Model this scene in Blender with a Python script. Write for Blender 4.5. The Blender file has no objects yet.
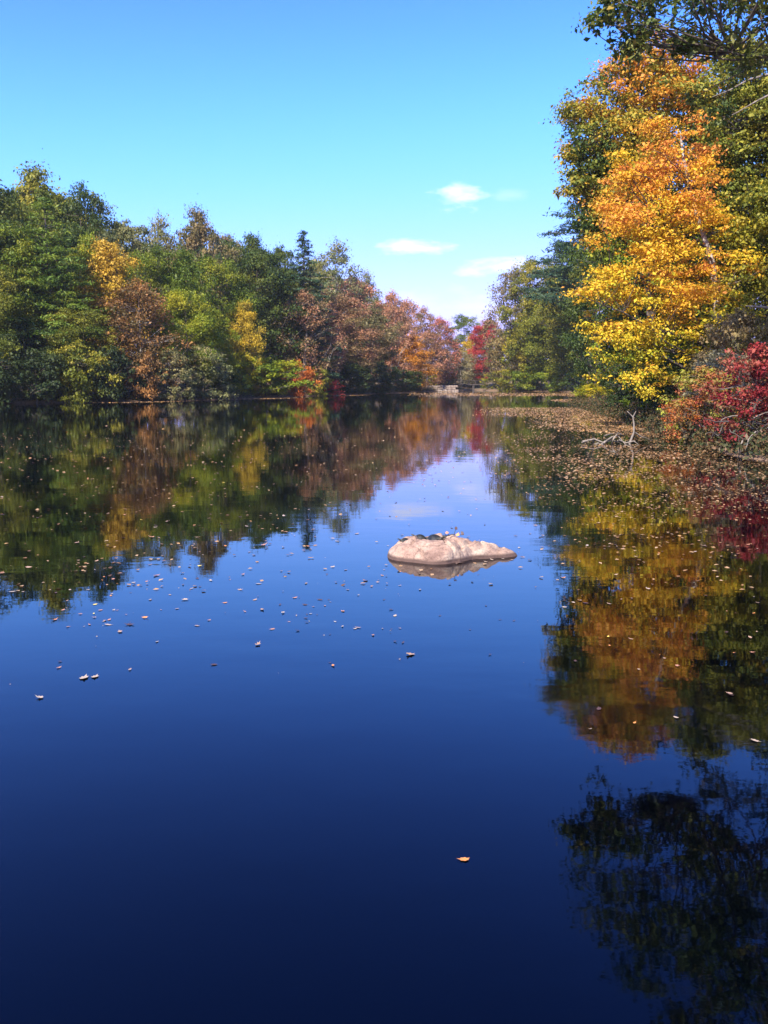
import bpy, math, random
import numpy as np
from mathutils import Vector, noise
HAZE = True
SC = bpy.context.scene
COL = SC.collection
R = math.radians
rng = np.random.default_rng(7)
random.seed(7)

# ------------------------------------------------------------------ camera model
F = 887.0; CH = 2.4; PITCH = math.atan(130 / F)
cp, sp = math.cos(PITCH), math.sin(PITCH)
def at(px, py, Y):
    """world point on the ray through a pixel of the photo, at distance Y"""
    u = (px - 384) / F; v = (512 - py) / F
    dx, dy, dz = u, cp + v * sp, -sp + v * cp
    k = Y / dy
    return Vector((dx * k, Y, CH + dz * k))
def on_water(px, py):
    u = (px - 384) / F; v = (512 - py) / F
    dx, dy, dz = u, cp + v * sp, -sp + v * cp
    k = -CH / dz
    return Vector((dx * k, dy * k, 0))
def to_px(X, Y, Z):
    dep = Y * cp - (Z - CH) * sp
    up = Y * sp + (Z - CH) * cp
    return 384 + F * X / dep, 512 - F * up / dep

cam = bpy.data.objects.new('camera', bpy.data.cameras.new('camera')); COL.objects.link(cam)
cam.location = (0, 0, CH); cam.rotation_euler = (math.pi / 2 - PITCH, 0, 0)
cam.data.sensor_fit = 'VERTICAL'; cam.data.sensor_height = 24; cam.data.lens = 24 * F / 1024
cam.data.clip_end = 6000; SC.camera = cam

# ------------------------------------------------------------------ node helpers
def mat(name):
    m = bpy.data.materials.new(name); m.use_nodes = True
    nt = m.node_tree; nt.nodes.clear()
    return m, nt
def N(nt, typ, **kw):
    n = nt.nodes.new(typ)
    for k, v in kw.items():
        if k.startswith('i_'):
            key = k[2:]; key = int(key) if key.isdigit() else key.replace('_', ' ')
            n.inputs[key].default_value = v
        else: setattr(n, k, v)
    return n
def L(nt, a, b): nt.links.new(a, b)
def ramp(nt, cols, fac=None, pos=None):
    r = nt.nodes.new('ShaderNodeValToRGB'); e = r.color_ramp.elements
    n = len(cols)
    while len(e) < n: e.new(0.5)
    for i, c in enumerate(cols):
        e[i].position = pos[i] if pos else i / (n - 1)
        e[i].color = (*c, 1)
    if fac is not None: L(nt, fac, r.inputs[0])
    return r
def math_n(nt, op, a, b=None, c=None, clamp=False):
    m = nt.nodes.new('ShaderNodeMath'); m.operation = op; m.use_clamp = clamp
    for i, v in enumerate((a, b, c)):
        if v is None: continue
        if isinstance(v, (int, float)): m.inputs[i].default_value = v
        else: L(nt, v, m.inputs[i])
    return m.outputs[0]

LEAFMATS = {}
def leaf_mat(name, cols, trans=0.3, jitter=0.25):
    if name in LEAFMATS: return LEAFMATS[name]
    m, nt = mat('leaves_' + name)
    a = N(nt, 'ShaderNodeAttribute', attribute_name='tint')
    oi = N(nt, 'ShaderNodeObjectInfo')
    off = math_n(nt, 'MULTIPLY_ADD', oi.outputs['Random'], jitter, -jitter / 2)
    fac = math_n(nt, 'ADD', a.outputs['Fac'], off, clamp=True)
    r = ramp(nt, cols, fac)
    d = N(nt, 'ShaderNodeBsdfPrincipled', i_Roughness=0.55); d.inputs['Specular IOR Level'].default_value = 0.25
    L(nt, r.outputs[0], d.inputs['Base Color'])
    t = N(nt, 'ShaderNodeBsdfTranslucent'); L(nt, r.outputs[0], t.inputs[0])
    mx = N(nt, 'ShaderNodeMixShader', i_0=trans); L(nt, d.outputs[0], mx.inputs[1]); L(nt, t.outputs[0], mx.inputs[2])
    o = N(nt, 'ShaderNodeOutputMaterial'); L(nt, mx.outputs[0], o.inputs[0])
    LEAFMATS[name] = m
    return m
def bark_mat(name, c1, c2, scale=6):
    m, nt = mat('bark_' + name)
    tc = N(nt, 'ShaderNodeTexCoord'); mp = N(nt, 'ShaderNodeMapping'); mp.inputs['Scale'].default_value = (1, 1, 0.25)
    L(nt, tc.outputs['Object'], mp.inputs[0])
    n = N(nt, 'ShaderNodeTexNoise', i_Scale=scale, i_Detail=5.0); L(nt, mp.outputs[0], n.inputs['Vector'])
    r = ramp(nt, [c1, c2], n.outputs['Fac'], [0.35, 0.65])
    d = N(nt, 'ShaderNodeBsdfPrincipled', i_Roughness=0.9); L(nt, r.outputs[0], d.inputs['Base Color'])
    b = N(nt, 'ShaderNodeBump', i_Strength=0.6, i_Distance=0.03); L(nt, n.outputs['Fac'], b.inputs['Height']); L(nt, b.outputs[0], d.inputs['Normal'])
    o = N(nt, 'ShaderNodeOutputMaterial'); L(nt, d.outputs[0], o.inputs[0])
    return m
BARK = bark_mat('brown', (0.05, 0.036, 0.026), (0.16, 0.125, 0.095))
BARKP = bark_mat('pale', (0.16, 0.13, 0.10), (0.42, 0.37, 0.31))
DEADW = bark_mat('dead', (0.10, 0.08, 0.06), (0.27, 0.22, 0.17))
BARKM = bark_mat('maple', (0.08, 0.062, 0.045), (0.24, 0.19, 0.15))
DARKW = bark_mat('dark', (0.02, 0.015, 0.012), (0.08, 0.06, 0.05))

DG = (0.012, 0.030, 0.014)
PAL = {
 'green':   [(0.022, 0.060, 0.014), (0.055, 0.120, 0.020), (0.11, 0.17, 0.03)],
 'deep':    [(0.018, 0.030, 0.010), (0.040, 0.062, 0.016), (0.085, 0.105, 0.026)],  # greens darkened in the leaf colour to stand in for shade along the banks
 'dkgreen': [(0.012, 0.038, 0.018), (0.028, 0.070, 0.026), (0.06, 0.10, 0.03)],
 'ltgreen': [(0.05, 0.11, 0.02), (0.11, 0.19, 0.025), (0.22, 0.27, 0.035)],
 'olive':   [(0.045, 0.065, 0.02), (0.11, 0.12, 0.03), (0.20, 0.17, 0.045)],
 'greyol':  [(0.05, 0.065, 0.035), (0.11, 0.12, 0.06), (0.20, 0.17, 0.10)],
 'tan':     [(0.07, 0.075, 0.035), (0.17, 0.13, 0.06), (0.27, 0.19, 0.10)],
 'yelgrn':  [(0.07, 0.12, 0.015), (0.24, 0.24, 0.02), (0.50, 0.38, 0.03)],
 'yellow':  [(0.20, 0.17, 0.02), (0.52, 0.36, 0.025), (0.66, 0.42, 0.03)],
 'gold':    [(0.24, 0.18, 0.02), (0.54, 0.33, 0.03), (0.64, 0.38, 0.035)],
 'orange':  [(0.24, 0.10, 0.02), (0.50, 0.19, 0.025), (0.62, 0.30, 0.04)],
 'rust':    [(0.08, 0.06, 0.03), (0.20, 0.10, 0.045), (0.36, 0.165, 0.06)],
 'brown':   [(0.08, 0.07, 0.035), (0.20, 0.115, 0.07), (0.34, 0.155, 0.11)],
 'mauve':   [(0.15, 0.10, 0.06), (0.38, 0.17, 0.115), (0.56, 0.25, 0.17)],
 'pink':    [(0.14, 0.09, 0.06), (0.36, 0.12, 0.085), (0.52, 0.17, 0.12)],
 'red':     [(0.22, 0.03, 0.03), (0.46, 0.045, 0.04), (0.58, 0.10, 0.06)],
 'scarlet': [(0.22, 0.07, 0.02), (0.50, 0.12, 0.02), (0.58, 0.2, 0.03)],
 'pine':    [(0.018, 0.055, 0.02), (0.045, 0.11, 0.03), (0.10, 0.16, 0.045)],
 'bluepine':[(0.012, 0.036, 0.022), (0.030, 0.065, 0.036), (0.07, 0.10, 0.055)],
 'taupe':   [(0.10, 0.09, 0.06), (0.17, 0.15, 0.10), (0.25, 0.21, 0.15)],
 'redbush': [(0.04, 0.03, 0.015), (0.12, 0.014, 0.014), (0.24, 0.02, 0.022), (0.33, 0.07, 0.045), (0.18, 0.12, 0.04)],
 'mixbush': [(0.32, 0.04, 0.025), (0.36, 0.14, 0.04), (0.22, 0.20, 0.035), (0.44, 0.46, 0.03)],
}
for k_, (fr, fg, fb) in {'green': (2.15, 1.32, 1.0), 'dkgreen': (2.1, 1.25, .95), 'ltgreen': (1.6, 1.12, .9), 'olive': (1.6, 1.45, 1.0), 'greyol': (1.5, 1.4, 1.2), 'tan': (1.4, 1.35, 1.15), 'pine': (2.6, 1.6, 1.2), 'bluepine': (1.5, 1.4, 1.2),
                           'rust': (1.3, 1.3, 1.0), 'brown': (1.35, 1.35, 1.1), 'mauve': (1.2, 1.25, 1.1), 'taupe': (1.7, 1.7, 1.4), 'yelgrn': (1.2, 1.15, 1.0), 'orange': (1.2, 1.25, 1.0), 'pink': (1.15, 1.2, 1.1)}.items():
    gn_ = 1.18 if k_ in ('green', 'dkgreen', 'ltgreen', 'olive', 'pine', 'greyol') else 1.0; fr *= gn_; fg *= gn_
    fb *= 0.62 if k_ in ('green', 'dkgreen', 'ltgreen', 'olive', 'pine', 'yelgrn') else 0.9
    PAL[k_] = [(min(.8, r_ * fr), min(.8, g_ * fg), b_ * fb) for r_, g_, b_ in PAL[k_]]
def LM(k): return leaf_mat(k, PAL[k])

# ------------------------------------------------------------------ mesh builders
def raw_mesh(name, V, loops, counts, tint=None, smooth=False):
    me = bpy.data.meshes.new(name)
    V = np.asarray(V, np.float32); loops = np.asarray(loops, np.int32); counts = np.asarray(counts, np.int32)
    me.vertices.add(len(V)); me.vertices.foreach_set('co', V.ravel())
    me.loops.add(len(loops)); me.loops.foreach_set('vertex_index', loops)
    me.polygons.add(len(counts))
    st = np.zeros(len(counts), np.int32); st[1:] = np.cumsum(counts)[:-1]
    me.polygons.foreach_set('loop_start', st)
    me.update(calc_edges=True)
    if smooth: me.polygons.foreach_set('use_smooth', np.ones(len(counts), bool))
    if tint is not None:
        at_ = me.attributes.new('tint', 'FLOAT', 'POINT'); at_.data.foreach_set('value', np.asarray(tint, np.float32))
    return me
def leaves_mesh(name, C, Nrm, size, tint, aspect=0.6, fold=0.12, down=0.0):
    n = len(C)
    Nrm = Nrm / (np.linalg.norm(Nrm, axis=1, keepdims=True) + 1e-9)
    T = rng.normal(size=(n, 3)); T[:, 2] -= down
    T -= Nrm * np.sum(T * Nrm, axis=1, keepdims=True); T /= (np.linalg.norm(T, axis=1, keepdims=True) + 1e-9)
    B = np.cross(Nrm, T)
    s = size[:, None]
    V = np.empty((n, 4, 3))
    V[:, 0] = C - T * s * 0.5
    V[:, 1] = C + B * s * aspect * 0.5 + Nrm * s * fold
    V[:, 2] = C + T * s * 0.5
    V[:, 3] = C - B * s * aspect * 0.5 + Nrm * s * fold
    return raw_mesh(name, V.reshape(-1, 3), np.arange(n * 4), np.full(n, 4), np.repeat(tint, 4))
def tubes_mesh(name, paths, sides=6):
    """paths: list of (points Nx3, radii N)"""
    VV = []; LL = []; CC = []; base = 0
    for P, Rd in paths:
        P = np.asarray(P, float); n = len(P)
        T = np.gradient(P, axis=0); T /= (np.linalg.norm(T, axis=1, keepdims=True) + 1e-9)
        ref = np.tile([0.31, 0.95, 0.05], (n, 1)) if abs(T[:, 2]).mean() > 0.6 else np.tile([0.05, 0.1, 1.0], (n, 1))
        A = np.cross(T, ref); A /= (np.linalg.norm(A, axis=1, keepdims=True) + 1e-9)
        B = np.cross(T, A)
        an = np.linspace(0, 2 * math.pi, sides, endpoint=False)
        ring = P[:, None, :] + np.asarray(Rd)[:, None, None] * (np.cos(an)[None, :, None] * A[:, None, :] + np.sin(an)[None, :, None] * B[:, None, :])
        VV.append(ring.reshape(-1, 3))
        for i in range(n - 1):
            for j in range(sides):
                k = (j + 1) % sides
                LL += [base + i * sides + j, base + i * sides + k, base + (i + 1) * sides + k, base + (i + 1) * sides + j]
                CC.append(4)
        LL += [base + (n - 1) * sides + j for j in range(sides)]; CC.append(sides)
        base += n * sides
    return raw_mesh(name, np.concatenate(VV), LL, CC, smooth=True)
def curve_path(a, b, bend=0.12, n=6, sag=0.0, r=None):
    a = np.asarray(a, float); b = np.asarray(b, float); d = np.linalg.norm(b - a)
    r = r or rng
    off = r.normal(size=3) * bend * d; off[2] = off[2] * 0.5 + sag * d
    t = np.linspace(0, 1, n)[:, None]
    w = 4 * t * (1 - t)
    P = a + (b - a) * t + off * w
    P[1:-1] += r.normal(size=(n - 2, 3)) * 0.02 * d
    return P

def clump_leaves(cent, rad, tint, per, lsize, flat=0.6, spread=1.0):
    """expand clumps into leaves: hollow-ish flattened puffs, more leaves on the top side"""
    Cs, Ns, Ts, Ss = [], [], [], []
    for c, r, t in zip(cent, rad, tint):
        k = max(6, int(per * (r / np.mean(rad)) ** 2 * rng.uniform(0.7, 1.3)))
        d = rng.normal(size=(k, 3)); d /= np.linalg.norm(d, axis=1, keepdims=True)
        d[:, 2] = np.where((d[:, 2] < -0.2) & (rng.random(k) < 0.5), -d[:, 2], d[:, 2])
        # sub-lobes make the outline ragged
        ph = rng.uniform(0, 6.28, 4)
        lobe = 1 + 0.30 * np.sin(3 * np.arctan2(d[:, 1], d[:, 0]) + ph[0]) * np.cos(2.5 * d[:, 2] + ph[1]) + 0.22 * np.sin(5 * np.arctan2(d[:, 0], d[:, 2]) + ph[2])
        rr = r * lobe * np.abs(rng.normal(0.78, 0.27, k)) * spread
        p = d * rr[:, None]; p[:, 2] *= flat
        Cs.append(c + p)
        Ns.append(d * 0.5 + np.array([0, 0, 0.55]) + rng.normal(size=(k, 3)) * 0.55)
        Ts.append(np.clip(t + rng.normal(0, 0.11, k), 0, 1))
        Ss.append(lsize * np.clip(rng.lognormal(-0.05, 0.38, k), 0.35, 2.0))
    return np.concatenate(Cs), np.concatenate(Ns), np.concatenate(Ss), np.concatenate(Ts)

def wood_for(trunk, cent, n_limbs, r0, top_frac=0.9, twigs=True, sides=5, zmin=0.12):
    """trunk polyline (world/local), limbs to chosen clumps, twigs to the rest"""
    trunk = np.asarray(trunk, float)
    seg = np.linspace(r0, r0 * 0.18, len(trunk)); seg[0] = r0 * 1.35
    paths = [(trunk, seg)]
    H = trunk[-1, 2] - trunk[0, 2]
    idx = rng.permutation(len(cent))[:n_limbs]
    pts = [trunk[2:]]
    def on_trunk(z):
        return np.array([np.interp(z, trunk[:, 2], trunk[:, i]) for i in range(3)])
    for i in idx:
        c = cent[i]
        hd = np.linalg.norm(c[:2] - on_trunk(c[2])[:2])
        z0 = np.clip(c[2] - hd * rng.uniform(0.35, 0.8), trunk[0, 2] + zmin * H, trunk[-1, 2])
        a = on_trunk(z0)
        P = curve_path(a, c, 0.08, 8, sag=-0.03)
        ra = max(0.02, np.interp(z0, trunk[:, 2], seg) * 0.42)
        paths.append((P, np.linspace(ra, ra * 0.15, 8))); pts.append(P[2:])
    if twigs:
        allp = np.concatenate(pts)
        for i in range(len(cent)):
            if i in idx: continue
            dd = np.linalg.norm(allp - cent[i], axis=1) * rng.uniform(0.75, 1.25, len(allp)) + np.maximum(0, allp[:, 2] - cent[i][2]) * 1.0
            a = allp[dd.argmin()]
            P = curve_path(a, cent[i], 0.1, 5)
            l = np.linalg.norm(cent[i] - a)
            paths.append((P, np.linspace(0.007 * l + 0.009, 0.006, 5)))
    return paths

def env_round(h): return np.sqrt(np.clip(1 - (2 * h - 0.9) ** 2 / 1.25, 0, 1))
def env_oval(h): return np.clip(np.sin(np.pi * np.clip(h * 0.92 + 0.08, 0, 1)) ** 0.6, 0, 1)
def env_spread(h): return np.clip(1.15 * (1 - h ** 3) * (0.45 + h), 0, 1)

def round_template(name, H, W, base, env, n_clump, per, lsize, cr, seed, lean=0.0, flat=0.6, limbs=12, aspect=0.65, trunk_r=0.3):
    global rng
    rng = np.random.default_rng(seed)
    h = rng.beta(1.3, 1.15, n_clump)
    az = rng.uniform(0, 2 * math.pi, n_clump)
    ph = rng.uniform(0, 6.28, 6)
    lobe = 1 + 0.20 * np.sin(3 * az + ph[0] + 4 * h) + 0.14 * np.sin(5 * az + ph[1] - 7 * h) + 0.10 * np.sin(17 * h + ph[2])
    rf = 1 - 0.75 * rng.random(n_clump) ** 2.2
    rad = W / 2 * env(h) * lobe * rf
    C = np.stack([rad * np.cos(az) + lean * h * H, rad * np.sin(az), H * (base + (0.97 - base) * h)], 1)
    C[:, 2] += rng.normal(0, 0.015 * H, n_clump)
    cr_ = cr * np.clip(rng.lognormal(-0.08, 0.38, n_clump), 0.35, 1.9)
    ti = np.clip(rng.normal(0.5, 0.2, n_clump) + 0.12 * np.sin(2 * az + ph[3]), 0.05, 0.95)
    trunk = np.array([[0.02 * H * math.sin(3 * t + ph[4]) + lean * H * t * t, 0.02 * H * math.sin(2.3 * t + ph[5]), t * H * 0.86] for t in np.linspace(0, 1, 9)])
    trunk[:, 0] -= trunk[0, 0]; trunk[:, 1] -= trunk[0, 1]
    P, Nn, S, T = clump_leaves(C, cr_, ti, per, lsize, flat)
    return dict(crown=leaves_mesh(name + '_crown', P, Nn, S, T, aspect), trunk=tubes_mesh(name + '_trunk', wood_for(trunk, C, limbs, trunk_r), 5), H=H, W=W)

def pine_template(name, H, W, base, whorls, nb, per, lsize, seed, droop=0.0, up=0.10, power=0.8, flat=0.35, cr=0.8):
    global rng
    rng = np.random.default_rng(seed)
    C = []; rad = []; ti = []; paths = []
    trunk = np.array([[0.006 * H * math.sin(4 * t), 0.006 * H * math.cos(3 * t), t * H] for t in np.linspace(0, 1, 10)])
    paths.append((trunk, np.linspace(0.016 * H, 0.02, 10)))
    for w in range(whorls):
        f = w / (whorls - 1)
        z = H * (base + (0.99 - base) * f)
        rl = W / 2 * (1 - f) ** power * (1 if f > 0.12 else 0.8) + 0.25
        k = nb if f < 0.8 else max(3, nb - 2)
        a0 = rng.uniform(0, 6.28)
        for b in range(k):
            az = a0 + 2 * math.pi * b / k + rng.normal(0, 0.15)
            l = rl * rng.uniform(0.65, 1.18)
            zz = z + rng.normal(0, 0.010 * H)
            n = max(2, int(l / (cr * 0.8)))
            e = np.array([l * math.cos(az), l * math.sin(az), zz + l * (up - droop)])
            a = np.array([0, 0, zz])
            P = np.stack([a + (e - a) * t + np.array([0, 0, -droop * l * 0.5 * math.sin(math.pi * t)]) for t in np.linspace(0, 1, 5)])
            paths.append((P, np.linspace(0.012 * l + 0.03, 0.012, 5)))
            tt = rng.uniform(0.3, 0.7)
            for i in range(n):
                t = 1 - i / n * 0.85
                p = a + (e - a) * t
                side = np.array([-math.sin(az), math.cos(az), 0]) * rng.normal(0, 0.18 * l * t)
                C.append(p + side); rad.append(cr * rng.uniform(0.65, 1.2) * (0.7 + 0.5 * (1 - f))); ti.append(np.clip(tt + rng.normal(0, 0.12), 0.02, 0.98))
    C = np.array(C)
    P, Nn, S, T = clump_leaves(C, np.array(rad), np.array(ti), per, lsize, flat)
    return dict(crown=leaves_mesh(name + '_crown', P, Nn, S, T, 0.28, 0.05), trunk=tubes_mesh(name + '_trunk', paths, 5), H=H, W=W)

TPL = {}
TPL['A'] = round_template('broadleaf_a', 22, 13, 0.12, env_round, 150, 190, 0.26, 1.25, 11)
TPL['B'] = round_template('broadleaf_b', 22, 12, 0.10, env_oval, 165, 170, 0.27, 1.15, 12)
TPL['C'] = round_template('broadleaf_c', 22, 14, 0.18, env_spread, 130, 190, 0.31, 1.3, 13)
TPL['D'] = round_template('broadleaf_d', 22, 12, 0.08, env_round, 130, 190, 0.30, 1.5, 14, lean=0.05)
TPL['E'] = round_template('broadleaf_e', 22, 13, 0.15, env_spread, 120, 95, 0.28, 1.2, 15)      # airy
TPL['F'] = round_template('feathery', 16, 10, 0.06, env_oval, 240, 60, 0.24, 0.85, 16, flat=0.8)
TPL['P'] = pine_template('white_pine', 22, 13, 0.06, 22, 8, 60, 0.34, 21, droop=0.0, up=0.14)
TPL['Q'] = pine_template('high_pine', 24, 13, 0.42, 15, 8, 60, 0.34, 27, droop=0.05, up=0.10, power=0.55)
TPL['S'] = pine_template('spruce', 22, 8, 0.04, 30, 8, 44, 0.32, 22, droop=0.30, up=0.02, cr=0.6, power=0.72)
TPL['a'] = round_template('bush_a', 4, 5, 0.02, env_round, 90, 90, 0.17, 0.45, 31, limbs=14, trunk_r=0.06)
TPL['b'] = round_template('bush_b', 4, 5.5, 0.0, env_spread, 80, 90, 0.17, 0.5, 32, limbs=14, trunk_r=0.06)
TPL['c'] = round_template('bush_c', 4, 4.5, 0.0, env_round, 170, 60, 0.12, 0.33, 33, limbs=20, trunk_r=0.05)
rng = np.random.default_rng(99)

# ------------------------------------------------------------------ terrain
SHORE = [(-70, -30), (-66, 20), (-58, 60), (-50, 88), (-44, 101), (-36, 105), (-29.5, 112), (-24.5, 118), (-20.3, 129), (-14.2, 149), (-6.5, 170), (3.7, 203), (11, 226),
         (17, 243), (22, 250), (24, 262), (28, 262), (29, 250), (38, 236), (46, 212), (44, 180), (36, 150), (27, 118), (21, 98), (18.4, 80), (17.2, 70), (15.8, 60), (14.6, 50), (13.4, 42),
         (12.1, 35), (11.7, 30), (12.0, 26), (13.5, 21), (16, 5), (16, -30)]
SH = np.array(SHORE, float)
def sdist(X, Y):
    X = np.asarray(X, float); Y = np.asarray(Y, float)
    best = np.full(X.shape, 1e9); inside = np.zeros(X.shape, bool)
    n = len(SH)
    for i in range(n):
        a = SH[i]; b = SH[(i + 1) % n]
        d = b - a; t = np.clip(((X - a[0]) * d[0] + (Y - a[1]) * d[1]) / (d @ d), 0, 1)
        best = np.minimum(best, np.hypot(X - a[0] - t * d[0], Y - a[1] - t * d[1]))
        c = ((a[1] > Y) != (b[1] > Y)) & (X < (b[0] - a[0]) * (Y - a[1]) / (b[1] - a[1] + 1e-12) + a[0])
        inside ^= c
    return np.where(inside, -best, best)
def ground_h(X, Y):
    X = np.asarray(X, float); Y = np.asarray(Y, float)
    d = sdist(X, Y) + 0.5 * np.sin(X * 0.9 + 1.3 * np.sin(Y * 0.31)) * np.cos(Y * 0.55) * np.where(Y < 90, 0.5, 1.0)
    o = np.clip(d, 0, None); i = np.clip(-d, 0, None)
    h = np.where(d > 0, 0.35 * (1 - np.exp(-o / 0.8)) + (0.045 * np.clip(o, 0, 8) + 0.10 * np.clip(o - 8, 0, 110)) * np.where(X < 0, 1.0, 0.85), -0.35 * i)
    h = np.clip(h, -1.6, None)
    h += np.where(o > 0.5, 0.15 * np.sin(X * 0.37 + 2 * np.sin(Y * 0.1)) * np.sin(Y * 0.29), 0) * np.clip(o / 8, 0, 1)
    return h
def axis(lo, hi, dlo, dhi, step, grow):
    a = list(np.arange(dlo, dhi, step)); s = step; x = a[-1]
    while x < hi: s *= grow; x += s; a.append(x)
    s = step; x = a[0]
    while x > lo: s *= grow; x -= s; a.insert(0, x)
    return np.array(a)
xs = axis(-2500, 2500, -75, 60, 1.1, 1.15); ys = axis(-900, 4500, 8, 280, 1.3, 1.15)
GX, GY = np.meshgrid(xs, ys); GZ = ground_h(GX, GY)
nx, ny = len(xs), len(ys)
ii, jj = np.meshgrid(np.arange(nx - 1), np.arange(ny - 1)); q = (jj * nx + ii).ravel()
loops = np.stack([q, q + 1, q + nx + 1, q + nx], 1).ravel()
gme = raw_mesh('ground', np.stack([GX.ravel(), GY.ravel(), GZ.ravel()], 1), loops, np.full(len(q), 4), smooth=True)
def obj(name, me, m=None, parent=None):
    o = bpy.data.objects.new(name, me); COL.objects.link(o)
    if m is not None:
        if not me.materials: me.materials.append(m)
        o.material_slots[0].link = 'OBJECT'; o.material_slots[0].material = m
    if parent is not None: o.parent = parent
    return o
def tag(o, label=None, cat=None, group=None, kind=None):
    if label: o['label'] = label
    if cat: o['category'] = cat
    if group: o['group'] = group
    if kind: o['kind'] = kind
    return o
m, nt = mat('ground_leaf_litter')
tc = N(nt, 'ShaderNodeTexCoord')
n1 = N(nt, 'ShaderNodeTexNoise', i_Scale=0.35, i_Detail=8.0, i_Roughness=0.7); L(nt, tc.outputs['Object'], n1.inputs['Vector'])
n2 = N(nt, 'ShaderNodeTexVoronoi', i_Scale=6.0); L(nt, tc.outputs['Object'], n2.inputs['Vector'])
r1 = ramp(nt, [(0.05, 0.06, 0.02), (0.13, 0.085, 0.045), (0.22, 0.12, 0.06)], n1.outputs['Fac'], [0.3, 0.5, 0.7])
r2 = ramp(nt, [(0.13, 0.08, 0.05), (0.20, 0.12, 0.07), (0.06, 0.04, 0.028)], n2.outputs['Distance'], [0.0, 0.45, 0.9])
sx = N(nt, 'ShaderNodeSeparateXYZ'); L(nt, tc.outputs['Object'], sx.inputs[0])
f = math_n(nt, 'MULTIPLY_ADD', sx.outputs[2], -4.0, 1.25, clamp=True)
mxc = N(nt, 'ShaderNodeMixRGB'); L(nt, f, mxc.inputs[0]); L(nt, r1.outputs[0], mxc.inputs[1]); L(nt, r2.outputs[0], mxc.inputs[2])
d = N(nt, 'ShaderNodeBsdfPrincipled', i_Roughness=0.95); L(nt, mxc.outputs[0], d.inputs['Base Color'])
b = N(nt, 'ShaderNodeBump', i_Strength=0.7, i_Distance=0.06); L(nt, n2.outputs['Distance'], b.inputs['Height']); L(nt, b.outputs[0], d.inputs['Normal'])
o = N(nt, 'ShaderNodeOutputMaterial'); L(nt, d.outputs[0], o.inputs[0])
tag(obj('ground', gme, m), kind='structure')

# ------------------------------------------------------------------ water
m, nt = mat('pond_water')
tc = N(nt, 'ShaderNodeTexCoord')
mp = N(nt, 'ShaderNodeMapping'); mp.inputs['Scale'].default_value = (0.55, 1.0, 1); L(nt, tc.outputs['Object'], mp.inputs[0])
na = N(nt, 'ShaderNodeTexNoise', i_Scale=1.6, i_Detail=3.0, i_Roughness=0.5); L(nt, mp.outputs[0], na.inputs['Vector'])
nb_ = N(nt, 'ShaderNodeTexNoise', i_Scale=9.0, i_Detail=3.0, i_Roughness=0.6); L(nt, mp.outputs[0], nb_.inputs['Vector'])
hsum = math_n(nt, 'MULTIPLY_ADD', nb_.outputs['Fac'], 0.10, na.outputs['Fac'])
d = N(nt, 'ShaderNodeBsdfPrincipled')
nc = N(nt, 'ShaderNodeTexNoise', i_Scale=0.22, i_Detail=4.0, i_Roughness=0.6); L(nt, mp.outputs[0], nc.inputs['Vector'])
film = ramp(nt, [(0, 0, 0), (1, 1, 1)], nc.outputs['Fac'], [0.45, 0.7])
L(nt, math_n(nt, 'MULTIPLY_ADD', film.outputs[0], 0.045, 0.012), d.inputs['Roughness'])
hsum = math_n(nt, 'MULTIPLY', hsum, math_n(nt, 'MULTIPLY_ADD', film.outputs[0], 0.7, 0.65))
d.inputs['Base Color'].default_value = (0.0001, 0.0003, 0.0010, 1); d.inputs['IOR'].default_value = 1.6
d.inputs['Specular Tint'].default_value = (0.12, 0.33, 0.6, 1)
b = N(nt, 'ShaderNodeBump', i_Strength=1.0, i_Distance=0.0024); L(nt, hsum, b.inputs['Height']); L(nt, b.outputs[0], d.inputs['Normal'])
o = N(nt, 'ShaderNodeOutputMaterial'); L(nt, d.outputs[0], o.inputs[0])
wme = raw_mesh('water', [(-90, -40, 0), (70, -40, 0), (70, 275, 0), (-90, 275, 0)], [0, 1, 2, 3], [4])
tag(obj('water', wme, m), kind='structure')

# ------------------------------------------------------------------ sky and sun
SUN_EL, SUN_AZ = R(46), R(-152)       # azimuth from +Y towards +X
w = bpy.data.worlds.new('World'); SC.world = w; w.use_nodes = True; nt = w.node_tree; nt.nodes.clear()
sky = N(nt, 'ShaderNodeTexSky'); sky.sky_type = 'NISHITA'; sky.sun_disc = False
sky.sun_elevation = SUN_EL; sky.sun_rotation = SUN_AZ; sky.altitude = 100; sky.air_density = 1.0; sky.dust_density = 0.5; sky.ozone_density = 1.4
sr = N(nt, 'ShaderNodeSeparateColor'); L(nt, sky.outputs[0], sr.inputs[0]); hs = N(nt, 'ShaderNodeCombineColor')
for i_, (g_, k_, mx_) in enumerate([(1.75, 0.235, 5.5), (2.3, 0.24, 4.0), (2.7, 0.19, 10.0)]):
    v_ = math_n(nt, 'MULTIPLY', math_n(nt, 'POWER', sr.outputs[i_], g_), k_)
    q_ = math_n(nt, 'SQRT', math_n(nt, 'MULTIPLY_ADD', math_n(nt, 'MULTIPLY', v_, v_), 1.0 / mx_ ** 2, 1.0))
    L(nt, math_n(nt, 'DIVIDE', v_, q_), hs.inputs[i_])
tc = N(nt, 'ShaderNodeTexCoord'); sx = N(nt, 'ShaderNodeSeparateXYZ'); L(nt, tc.outputs['Generated'], sx.inputs[0])
X_, Y_, Z_ = sx.outputs
az = math_n(nt, 'ARCTAN2', X_, Y_); el = math_n(nt, 'ARCSINE', Z_)
mp = N(nt, 'ShaderNodeMapping'); mp.inputs['Scale'].default_value = (1, 1, 3.0); L(nt, tc.outputs['Generated'], mp.inputs[0])
cn = N(nt, 'ShaderNodeTexNoise', i_Scale=22.0, i_Detail=6.0, i_Roughness=0.62); L(nt, mp.outputs[0], cn.inputs['Vector'])
total = None
def px_dir(px, py):
    p = at(px, py, 100) - Vector((0, 0, CH)); p.normalize()
    return math.atan2(p.x, p.y), math.asin(p.z)
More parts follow.
